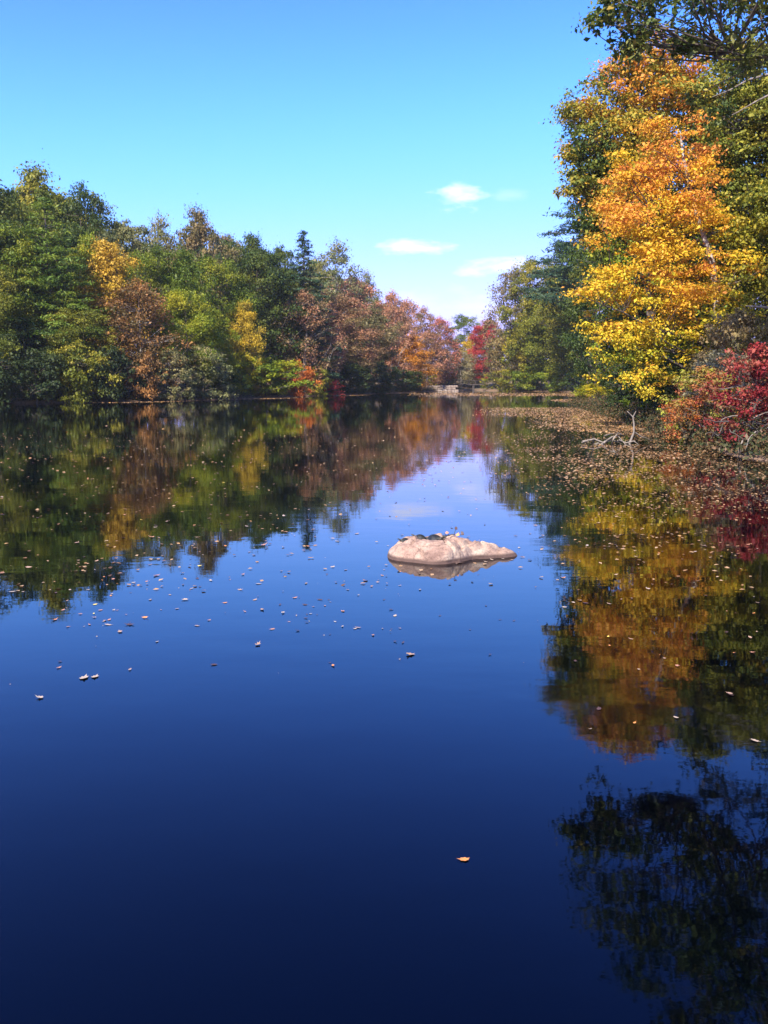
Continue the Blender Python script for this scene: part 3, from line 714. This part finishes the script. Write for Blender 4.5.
def simple_mat(name, col, rough=0.6, c2=None, scale=20):
    m, nt = mat(name)
    d = N(nt, 'ShaderNodeBsdfPrincipled', i_Roughness=rough)
    tc = N(nt, 'ShaderNodeTexCoord'); n = N(nt, 'ShaderNodeTexNoise', i_Scale=float(scale), i_Detail=4.0); L(nt, tc.outputs['Object'], n.inputs['Vector'])
    c2 = c2 or tuple(min(1, c * 1.6) for c in col)
    r = ramp(nt, [col, c2], n.outputs['Fac'], [0.35, 0.65]); L(nt, r.outputs[0], d.inputs['Base Color'])
    o = N(nt, 'ShaderNodeOutputMaterial'); L(nt, d.outputs[0], o.inputs[0])
    return m
SHELL = simple_mat('turtle_shell', (0.007, 0.008, 0.008), 0.42, (0.020, 0.020, 0.015), 30)
SKIN = simple_mat('turtle_skin', (0.015, 0.015, 0.013), 0.5, (0.05, 0.045, 0.02), 50)
# turtle: skin-modifier body baked to one mesh
def turtle_meshes():
    import bmesh
    pts = [(0, 0, .028), (.06, 0, .030), (.095, 0, .038), (.125, 0, .058), (.148, 0, .066), (.163, 0, .060),
           (-.07, 0, .024), (-.115, 0, .014), (-.14, 0.01, .006)]
    rad = [.040, .032, .017, .015, .017, .010, .034, .008, .003]
    ed = [(0, 1), (1, 2), (2, 3), (3, 4), (4, 5), (0, 6), (6, 7), (7, 8)]
    for (x, s, par, dx) in [(.055, 1, 1, .03), (.055, -1, 1, .03), (-.055, 1, 6, -.03), (-.055, -1, 6, -.03)]:
        b = len(pts)
        pts += [(x, s * .05, .022), (x + dx * 0.5, s * .074, .014), (x + dx * 0.8, s * .086, .006), (x + dx * 1.3, s * .092, .004)]
        rad += [.016, .014, .012, .008]
        ed += [(par, b), (b, b + 1), (b + 1, b + 2), (b + 2, b + 3)]
    me = bpy.data.meshes.new('tmp'); me.from_pydata(pts, ed, [])
    o = bpy.data.objects.new('tmp', me); COL.objects.link(o)
    sk = o.modifiers.new('s', 'SKIN'); su = o.modifiers.new('u', 'SUBSURF'); su.levels = 2
    for v, r in zip(me.skin_vertices[0].data, rad): v.radius = (r, r * 0.8)
    me.skin_vertices[0].data[0].use_root = True
    dg = bpy.context.evaluated_depsgraph_get()
    body = bpy.data.meshes.new_from_object(o.evaluated_get(dg)); body.name = 'turtle_body'
    for p in body.polygons: p.use_smooth = True
    bpy.data.objects.remove(o)
    # shell: dome with flared rim and a flat underside
    V = []; LL = []; CC = []; A = 40; prof = [(0, .074), (.25, .071), (.5, .060), (.72, .044), (.88, .028), (1.0, .019), (1.03, .014), (.9, .008), (.4, .006), (0, .006)]
    for (r, z) in prof:
        for j in range(A):
            a = 2 * math.pi * j / A
            ridge = 0.002 * math.cos(a * 12) * (r > .3) * (z > .012)
            V.append((0.108 * r * math.cos(a) * (1.0 + 0.04 * math.cos(a)), 0.080 * r * math.sin(a), z + ridge + (0.004 * math.exp(-(math.sin(a) * r * 6) ** 2) if z > .02 else 0)))
    for i in range(len(prof) - 1):
        for j in range(A):
            k = (j + 1) % A; LL += [i * A + j, i * A + k, (i + 1) * A + k, (i + 1) * A + j]; CC.append(4)
    return body, raw_mesh('turtle_shell', V, LL, CC, smooth=True)
TB, TS = turtle_meshes()
def turtle(lx, ly, rz, sc, label, tilt=0):
    e = bpy.data.objects.new('turtle', None); COL.objects.link(e)
    e.location = (rock.location.x + lx * 0.98, rock.location.y + ly + 0.02 * lx, rock_top(lx, ly) + (0.03 if lx < -.5 else 0.012)); e.rotation_euler = (0, tilt, rz); e.scale = (sc,) * 3
    tag(e, label, 'turtle', 'turtles basking on the rock')
    obj('body', TB, SKIN, e); obj('shell', TS, SHELL, e)
turtle(-0.14, 0.02, R(-35), 1.2, 'largest dark turtle basking on the rock crest with its head up', 0)
turtle(-0.34, 0.10, R(165), 0.8, 'flat dark turtle on the crest behind the largest one')
turtle(-0.56, 0.04, R(200), 0.7, 'smallest dark turtle, leftmost on the rock')
# dry twig with a few leaves on the rock
def leaf_shape(seed, curl=0.25):
    r = random.Random(seed); V = [(0, 0, 0)]; n = 14
    for j in range(n):
        a = 2 * math.pi * j / n
        rr = (0.5 if j % 2 == 0 else 0.33) * (1.2 if j in (0,) else 1) * r.uniform(0.85, 1.15)
        x, y = rr * math.cos(a) * 1.15, rr * math.sin(a) * 0.9
        V.append((x, y, curl * (x * x * 0.8 + y * y) * r.uniform(0.4, 1.3)))
    LL = []; CC = []
    for j in range(n): LL += [0, 1 + j, 1 + (j + 1) % n]; CC.append(3)
    return raw_mesh('leaf', V, LL, CC)
LEAFM = [leaf_shape(s, 0.2 + 0.12 * s) for s in range(6)]
LC = [simple_mat('dry_leaf_tan', (0.26, 0.16, 0.10), 0.6), simple_mat('dry_leaf_pale', (0.31, 0.23, 0.16), 0.5), simple_mat('dry_leaf_orange', (0.42, 0.16, 0.04), 0.6),
      simple_mat('dry_leaf_pink', (0.30, 0.14, 0.08), 0.6), simple_mat('dry_leaf_yellow', (0.60, 0.42, 0.06), 0.6), simple_mat('dry_leaf_dark', (0.05, 0.025, 0.02), 0.6)]
def path_obj(name, paths, m, parent=None, loc=(0, 0, 0), sides=6):
    o = obj(name, tubes_mesh(name, paths, sides), m, parent); o.location = loc; return o
tw = bpy.data.objects.new('twig', None); COL.objects.link(tw); tw.location = (rock.location.x + 0.14, rock.location.y + 0.08, rock_top(0.14, 0.06) + 0.01)
tag(tw, 'dry twig with brown leaves lying on top of the rock', 'twig')
path_obj('stem', [(curve_path((-.16, 0, 0), (.14, .03, .01), .05), np.linspace(.008, .004, 6)), (curve_path((0, 0, .0), (.03, .02, .10), .1), np.linspace(.005, .003, 6)), (curve_path((-.06, 0, .0), (-.10, -.05, .05), .1), np.linspace(.005, .003, 6))], DARKW, tw)
for (x, y, z, c) in [(.03, .02, .10, 5), (-.10, -.05, .05, 3), (-.13, 0, .02, 0), (.12, .03, .03, 5), (.05, -.03, .02, 2)]:
    l = obj('leaf', LEAFM[int((x + 1) * 50) % 6], LC[c], tw); l.location = (x, y, z); l.scale = (.06,) * 3; l.rotation_euler = (random.uniform(-1, 1), random.uniform(-1, 1), random.uniform(0, 6))

# ------------------------------------------------------------------ floating leaves
def nearrock(p): return abs(p.x - rc.x) < 1.1 and abs(p.y - rc.y) < 0.55
def put_leaf(px, py, s, label, mi=None, li=None, lift=0.004):
    p = on_water(px, py); s = s * random.choice([.55, .7, .8, .9, 1.05]) if lift == 0.004 and mi is None else s
    o = obj('floating_leaf', LEAFM[random.randrange(6) if li is None else li], LC[random.choices(range(6), [5, 3, 2, 4, 1, 3])[0] if mi is None else mi])
    o.location = (p.x, p.y, lift); o.scale = (s, s * random.uniform(0.6, 1), s); o.rotation_euler = (random.uniform(-.1, .1), random.uniform(-.1, .1), random.uniform(0, 6.28))
    tag(o, label, 'leaf', 'fallen leaves floating on the pond'); return o
put_leaf(464, 860, 0.052, 'lone orange leaf on dark blue water, nearest to the camera', 2, 0)
put_leaf(755, 741, 0.060, 'pale leaf on the dark oak reflection at the right edge', 1)
put_leaf(84, 678, 0.10, 'large pale curled leaf, biggest one on the open blue water', 1); put_leaf(95, 677, 0.075, 'narrow pale leaf touching the largest one on the blue water', 1)
put_leaf(40, 698, 0.06, 'pale leaf below and left of the largest one on the blue water', 1)
put_leaf(258, 645, 0.075, 'pale tan leaf alone right of the leaf scatter, lower middle of blue water', 0); put_leaf(333, 666, 0.05, 'small orange leaf alone on the blue water left of centre', 2)
explicit = [(67, 601), (55, 620), (108, 625), (68, 627), (130, 625), (161, 610), (157, 642), (95, 570), (88, 590), (185, 600), (145, 618), (120, 632), (59, 668), (60, 662), (130, 670), (214, 665), (225, 603), (197, 626), (177, 609), (200, 587), (183, 585), (230, 580), (243, 575), (255, 600), (262, 610), (245, 612), (283, 613), (280, 605), (305, 605), (320, 600), (295, 598), (325, 606), (358, 628), (355, 629), (391, 610), (395, 616), (420, 590), (240, 590), (104, 577), (56, 593), (12, 592), (23, 592), (50, 590), (70, 590), (150, 600), (170, 595), (410, 655), (403, 643)]
A1 = 'pale fallen leaf floating on the blue water left of the rock'
for (x, y) in explicit: put_leaf(x, y, random.uniform(.045, .085), A1)
drift = [(random.uniform(20, 390), random.gauss(612, 20)) for _ in range(9)]
for i in range(60):
    c_ = random.choice(drift)
    put_leaf(np.clip(random.gauss(c_[0], 22), 5, 400), np.clip(random.gauss(c_[1], 7), 570, 690), random.uniform(.025, .06), A1)
A2 = 'small fallen leaf floating on the dark tree reflections at the left'
for i in range(66):
    put_leaf(np.clip(random.gauss(150, 110), 2, 370), random.uniform(480, 585), random.uniform(.05, .10), A2)
A3 = 'pale bit of leaf floating beside the right tip of the rock'
for (x, y) in [(497, 556), (503, 559), (510, 553), (492, 560), (512, 560), (519, 548), (507, 556), (388, 546), (486, 562)]: put_leaf(x, y, random.uniform(.03, .06), A3, 1)
A4 = 'fallen leaf floating on the golden reflection right of the rock'
for i in range(62):
    y = 545 + 190 * random.random() ** 2.2
    put_leaf(random.uniform(545 + (y - 545) * 0.2, 766), y, random.uniform(.03, .075), A4)
A5 = 'dark speck of leaf on open blue water below the rock'
for (x, y) in [(486, 606), (514, 621), (478, 575), (395, 642), (330, 663), (500, 620), (384, 600), (440, 616), (470, 630), (490, 655)]: put_leaf(x, y, random.uniform(.025, .045), A5, 5)
# leaf mat (uncountable)
def mat_density(px, py, X, Y):
    d = np.zeros_like(px)
    edge = np.interp(py, [400, 445, 480, 520, 550, 580, 620], [470, 480, 495, 530, 590, 690, 800])
    nz = 0.5 + 0.5 * np.sin(X * 1.1 + 1.7 * np.sin(Y * 0.5)) * np.sin(Y * 0.8 + 1.3 * np.sin(X * 0.7))
    nz2 = 0.5 + 0.5 * np.sin(X * 3.1 + 2.0 * np.sin(Y * 1.5)) * np.sin(Y * 2.2 + 1.6 * np.sin(X * 2.1))
    a = np.clip((px - edge) / 70, 0, 1) * np.clip((py - 443) / 4, 0, 1)
    fade = np.interp(py, [440, 455, 490, 520, 545, 575], [0.9, 0.75, 0.5, 0.28, 0.12, 0.0])
    d = np.maximum(d, a * fade * 1.25 * (0.12 + 0.88 * nz ** 1.3) * (0.35 + 0.65 * nz2))
    wob = 3 * np.sin(px * 0.03 + 1)
    b = np.clip((py - 414 - wob * .3) / 2.5, 0, 1) * np.clip((434 + wob - py) / 3, 0, 1) * np.clip((px - 520) / 60, 0, 1)
    d = np.maximum(d, b * (0.35 + 0.5 * nz))
    c = np.clip((py - 407) / 1.5, 0, 1) * np.clip((418 - py) / 3, 0, 1) * np.clip((px - 470) / 50, 0, 1)
    d = np.maximum(d, c * (0.25 + 0.4 * nz2))
    e = np.clip((py - 392.5) / 1, 0, 1) * np.clip((396.5 - py) / 1, 0, 1) * np.clip((px - 400) / 60, 0, 1)
    d = np.maximum(d, e * 0.35)
    g = np.clip((py - 425) / 15, 0, 1) * np.clip((600 - py) / 60, 0, 1) * 0.02 * (0.2 + nz * nz2 * 2)
    g2 = np.clip((py - 428) / 10, 0, 1) * np.clip((446 - py) / 6, 0, 1) * np.clip((px - 480) / 40, 0, 1) * 0.12
    g3 = np.clip((py - 470) / 60, 0, 1) * np.clip((710 - py) / 90, 0, 1) * (0.02 + 0.35 * np.clip(nz * nz2 - 0.45, 0, 1))
    ds = -sdist(X, Y); wdt = 3.0 + 2.0 * np.sin(X * 0.21 + Y * 0.13)
    d = np.maximum(d, 0.75 * (ds < wdt) * (Y > 104) * (px > 60))
    return np.maximum(d, np.maximum(g, np.maximum(g2, g3 * np.where(py > 540, 1, .3))))
rng = np.random.default_rng(3)
parts = []
for (y0, y1, x0, x1, dens, size) in [(6.4, 12.5, -6, 6, 60, .018), (10, 22, -10, 14, 230, .060), (22, 42, -20, 20, 190, .080), (42, 95, -30, 24, 75, .12), (95, 240, -46, 48, 9, .28)]:
    n = int((y1 - y0) * (x1 - x0) * dens)
    X = rng.uniform(x0, x1, n); Y = rng.uniform(y0, y1, n)
    px, py = to_px(X, Y, 0.0)
    ok = (rng.random(n) < mat_density(px, py, X, Y)) & (sdist(X, Y) < 3.0) & ~((abs(X - rc.x) < 1.05) & (abs(Y - rc.y) < 0.6))
    ok &= (px > -60) & (px < 840)
    parts.append(np.stack([X[ok], Y[ok], size * rng.uniform(0.5, 1.4, ok.sum())], 1))
LP = np.concatenate(parts)
n = len(LP); print('mat leaves', n)
Cc = np.stack([LP[:, 0], LP[:, 1], np.maximum(0.006, ground_h(LP[:, 0], LP[:, 1]) + 0.01) + rng.random(n) * 0.008], 1)
Nn = np.tile([0, 0, 1.0], (n, 1)) + rng.normal(size=(n, 3)) * 0.12
ti = np.clip(rng.random(n) * 0.9 + 0.1 * (LP[:, 1] > 42), 0, 1)  # farther leaves tinted more orange, painting in the maple's reflected glow
MATL = leaf_mat('litter', [(0.09, 0.045, 0.02), (0.26, 0.13, 0.05), (0.38, 0.21, 0.09), (0.44, 0.29, 0.16), (0.50, 0.25, 0.05)], 0.15, 0.0)
tag(obj('leaf_litter', leaves_mesh('leaf_litter', Cc, Nn, LP[:, 2], ti, 0.75, 0.06), MATL), 'carpet of tan and orange fallen leaves floating along the right bank', 'leaf litter', kind='stuff')

# ------------------------------------------------------------------ undergrowth on the banks (uncountable)
rng = np.random.default_rng(8)
pos = []
for i in range(len(SH)):
    a = SH[i]; b = SH[(i + 1) % len(SH)]
    if a[1] < 15 or b[1] < 15 or (a[0] > 10 and b[0] > 10 and a[1] > 245): continue
    l = np.linalg.norm(b - a); n = int(l * (45 if (a[0] > 8 and a[1] < 100) else 16))
    t = rng.random(n); d = b - a; nrm = np.array([-d[1], d[0]]) / l
    off = rng.exponential(1.8, n) + (0.05 if (a[0] > 8 and a[1] < 100) else 0.4)
    P = a + d * t[:, None]
    for s in (1, -1):
        Q = P + nrm * off[:, None] * s
        okk = sdist(Q[:, 0], Q[:, 1]) > 0.0
        pos.append(Q[okk])
pos = np.concatenate(pos); n = len(pos)
zz = ground_h(pos[:, 0], pos[:, 1])
per = 26
C = np.repeat(np.stack([pos[:, 0], pos[:, 1], zz], 1), per, 0); k = len(C)
C += rng.normal(size=(k, 3)) * np.array([.55, .45, .0]); C[:, 2] += np.abs(rng.normal(0, 1, k)) * np.repeat(rng.uniform(.15, 1.1, n) * np.where((pos[:, 0] > 5) & (pos[:, 1] < 100), .38, 1.0), per)
tt = np.repeat(rng.random(n), per)
tag(obj('undergrowth', leaves_mesh('undergrowth', C, rng.normal(size=(k, 3)) + [0, 0, .6], rng.uniform(.10, .24, k), np.clip(tt + rng.normal(0, .1, k), 0, 1), 0.4, .1), leaf_mat('undergrowth', [(0.015, 0.025, 0.008), (0.045, 0.055, 0.015), (0.10, 0.075, 0.03), (0.17, 0.09, 0.04)], .2, 0)), 'low green and brown undergrowth lining the banks', 'undergrowth', kind='stuff')

# ------------------------------------------------------------------ driftwood, brushwood, boughs
def wp(px, py, Y): return np.array(at(px, py, Y))
s0 = on_water(629, 443); base = np.array([s0.x, s0.y, -0.05]); Y0 = s0.y
def rel(px, py, dy=0): return wp(px, py, Y0 + dy) - base
sn = bpy.data.objects.new('driftwood', None); COL.objects.link(sn); sn.location = base
tag(sn, 'pale bare snag sticking up from the leaf-covered water', 'driftwood')
path_obj('stem', [(np.array([rel(628, 446), rel(631, 440), rel(634, 432), rel(634, 424), rel(633, 417), rel(636, 411)]), np.array([.055, .05, .042, .035, .028, .012]))], DEADW, sn)
path_obj('branch', [(np.array([rel(634, 432), rel(640, 436, .2), rel(646, 438, .3), rel(652, 441, .3)]), np.array([.035, .03, .02, .01]))], DEADW, sn)
path_obj('branch', [(np.array([rel(634, 418), rel(630, 414, .1), rel(627, 411, .1)]), np.array([.03, .02, .01]))], DEADW, sn)
lg = bpy.data.objects.new('driftwood', None); COL.objects.link(lg); b2 = on_water(612, 444); lg.location = b2
tag(lg, 'low tangle of pale dead branches lying in the water left of the snag', 'driftwood')
def rel2(px, py, dy=0): return wp(px, py, b2.y + dy) - np.array(b2)
for (pts, r) in [([(582, 442), (594, 439), (604, 443), (612, 440), (622, 444)], .05), ([(612, 444), (614, 438), (618, 433), (624, 436)], .05), ([(600, 446), (606, 441), (612, 437), (618, 436), (626, 445)], .06),
                 ([(604, 436), (610, 434), (618, 433)], .03), ([(590, 446), (598, 443), (606, 447)], .04), ([(618, 440), (626, 443), (634, 441), (640, 446)], .045)]:
    P = np.array([rel2(x, y, random.uniform(-.3, .3)) for x, y in pts]); path_obj('branch', [(P, np.linspace(r, r * .3, len(P)))], DEADW, lg)
# brushwood heap under the crimson bush
bb = on_water(738, 462); bw = bpy.data.objects.new('brushwood', None); COL.objects.link(bw); bw.location = (bb.x + 1.3, bb.y + 1.7, 0)
tag(bw, 'tangle of grey dead branches overhanging the water under the crimson bush', 'brushwood')
rng = np.random.default_rng(17)
for k in range(46):
    a = np.array([rng.uniform(-1.6, 2.6), rng.uniform(-0.6, 1.2), rng.uniform(0.3, 1.3)])
    e = a + np.array([rng.uniform(-1.0, .9), rng.uniform(-.8, -.1), rng.uniform(-.9, .6)]); e[2] = max(e[2], -0.03)
    P = curve_path(a, e, .16, 7); P[:, 2] = np.maximum(P[:, 2], -.05)
    path_obj('branch', [(P, np.linspace(rng.uniform(.014, .036), .006, 7))], (DEADW, BARK, DARKW)[k % 3], bw, sides=5)
# fallen pale bough at right edge, horizontal
fb = bpy.data.objects.new('fallen_bough', None); COL.objects.link(fb); q0 = at(790, 310, 42); fb.location = q0
tag(fb, 'pale bare bough pointing out level at the right edge above the crimson bush', 'bough')
path_obj('stem', [(np.array([wp(800, 312, 42), wp(780, 309, 42), wp(762, 307, 41.8), wp(746, 306, 41.6)]) - np.array(q0), np.array([.10, .08, .06, .03]))], DEADW, fb)
sb = bpy.data.objects.new('bough', None); COL.objects.link(sb); q0 = at(800, 70, 52); sb.location = q0
tag(sb, 'long pale bough crossing the olive tree at the upper right', 'bough')
path_obj('stem', [(np.array([wp(800, 66, 52), wp(770, 74, 52), wp(748, 80, 51.6), wp(730, 90, 51.2), wp(712, 97, 50.8)]) - np.array(q0), np.array([.09, .075, .06, .04, .015]))], BARKM, sb)
path_obj('stem', [(np.array([wp(800, 84, 52), wp(775, 92, 52), wp(755, 102, 51.6), wp(738, 112, 51.2), wp(720, 121, 50.8)]) - np.array(q0), np.array([.07, .06, .05, .03, .012]))], BARKM, sb)

# ------------------------------------------------------------------ footbridge and stone wall at the far end
import bmesh
def boxes(name, bxs, m, parent=None, bev=0.03, loc=None):
    bm = bmesh.new()
    for (x0, x1, y0, y1, z0, z1) in bxs:
        r = bmesh.ops.create_cube(bm, size=1)
        for v in r['verts']: v.co = Vector(((x0 + x1) / 2 + v.co.x * (x1 - x0), (y0 + y1) / 2 + v.co.y * (y1 - y0), (z0 + z1) / 2 + v.co.z * (z1 - z0)))
    bmesh.ops.bevel(bm, geom=bm.edges[:], offset=bev, segments=1, affect='EDGES')
    me = bpy.data.meshes.new(name); bm.to_mesh(me); bm.free()
    o = obj(name, me, m, parent)
    if loc is not None: o.location = loc
    return o
STONE = simple_mat('pale_stone', (0.20, 0.14, 0.11), 0.9, (0.36, 0.28, 0.22), 1.5)
TIM = simple_mat('dark_timber', (0.03, 0.022, 0.018), 0.8, (0.08, 0.06, 0.05), 2)
fbx = at(464, 386, 251); br = bpy.data.objects.new('footbridge', None); COL.objects.link(br); br.location = (fbx.x, 251, 0)
tag(br, 'small dark timber footbridge over the inlet at the far end', 'footbridge')
boxes('deck', [(-6.5, 5.5, -.9, .9, 1.55, 1.85)], TIM, br)
for s in (-1, 1): boxes('railing', [(-6.4, 5.4, s * .85 - .05, s * .85 + .05, 2.75, 2.85)] + [(x - .06, x + .06, s * .85 - .045, s * .85 + .045, 1.86, 2.74) for x in (-6.3, -4.4, -2.5, -.6, 1.3, 3.2, 5.3)], TIM, br, .01)
for x in (-3.2, 2.6): boxes('pier', [(x - .3, x + .3, -.8, .8, -.6, 1.54)], TIM, br)
random.seed(4)
wl = at(438, 388, 247); st = []
for row in range(3):
    x = -4.5 + random.uniform(0, .4)
    while x < 4.6:
        wdt = random.uniform(.6, 1.3); st.append((x, x + wdt - .05, -.35 - random.uniform(0, .08), .35, row * .55 - .1 , row * .55 + .42)); x += wdt
wobj = boxes('stone_wall', st, STONE, None, .06, (at(438, 388, 235).x, 235, 0)); tag(wobj, 'low pale stone wall at the waterline left of the footbridge', 'stone wall')

# ------------------------------------------------------------------ air
hb_ = bpy.data.meshes.new('haze'); x0, x1, y0, y1, z0, z1 = -2600, 2600, -1000, 4700, -3.0, 160
hb_.from_pydata([(x0, y0, z0), (x1, y0, z0), (x1, y1, z0), (x0, y1, z0), (x0, y0, z1), (x1, y0, z1), (x1, y1, z1), (x0, y1, z1)], [], [(3, 2, 1, 0), (4, 5, 6, 7), (0, 1, 5, 4), (1, 2, 6, 5), (2, 3, 7, 6), (3, 0, 4, 7)])
m, nt = mat('haze_air'); pv = N(nt, 'ShaderNodeVolumePrincipled'); pv.inputs['Color'].default_value = (0.92, 0.95, 1, 1); pv.inputs['Density'].default_value = 0.00014; pv.inputs['Anisotropy'].default_value = 0.2
o = N(nt, 'ShaderNodeOutputMaterial'); L(nt, pv.outputs[0], o.inputs['Volume'])
if HAZE: tag(obj('haze', hb_, m), 'thin pale autumn haze over the pond', 'haze', kind='stuff')

# ------------------------------------------------------------------ render look
SC.view_settings.view_transform = 'Standard'; SC.view_settings.look = 'None'; SC.view_settings.gamma = 1; SC.view_settings.use_curve_mapping = False
SC.view_settings.exposure = 1.18
SC.cycles.max_bounces = 6; SC.cycles.diffuse_bounces = 3; SC.cycles.glossy_bounces = 3; SC.cycles.transmission_bounces = 3; SC.cycles.use_denoising = True
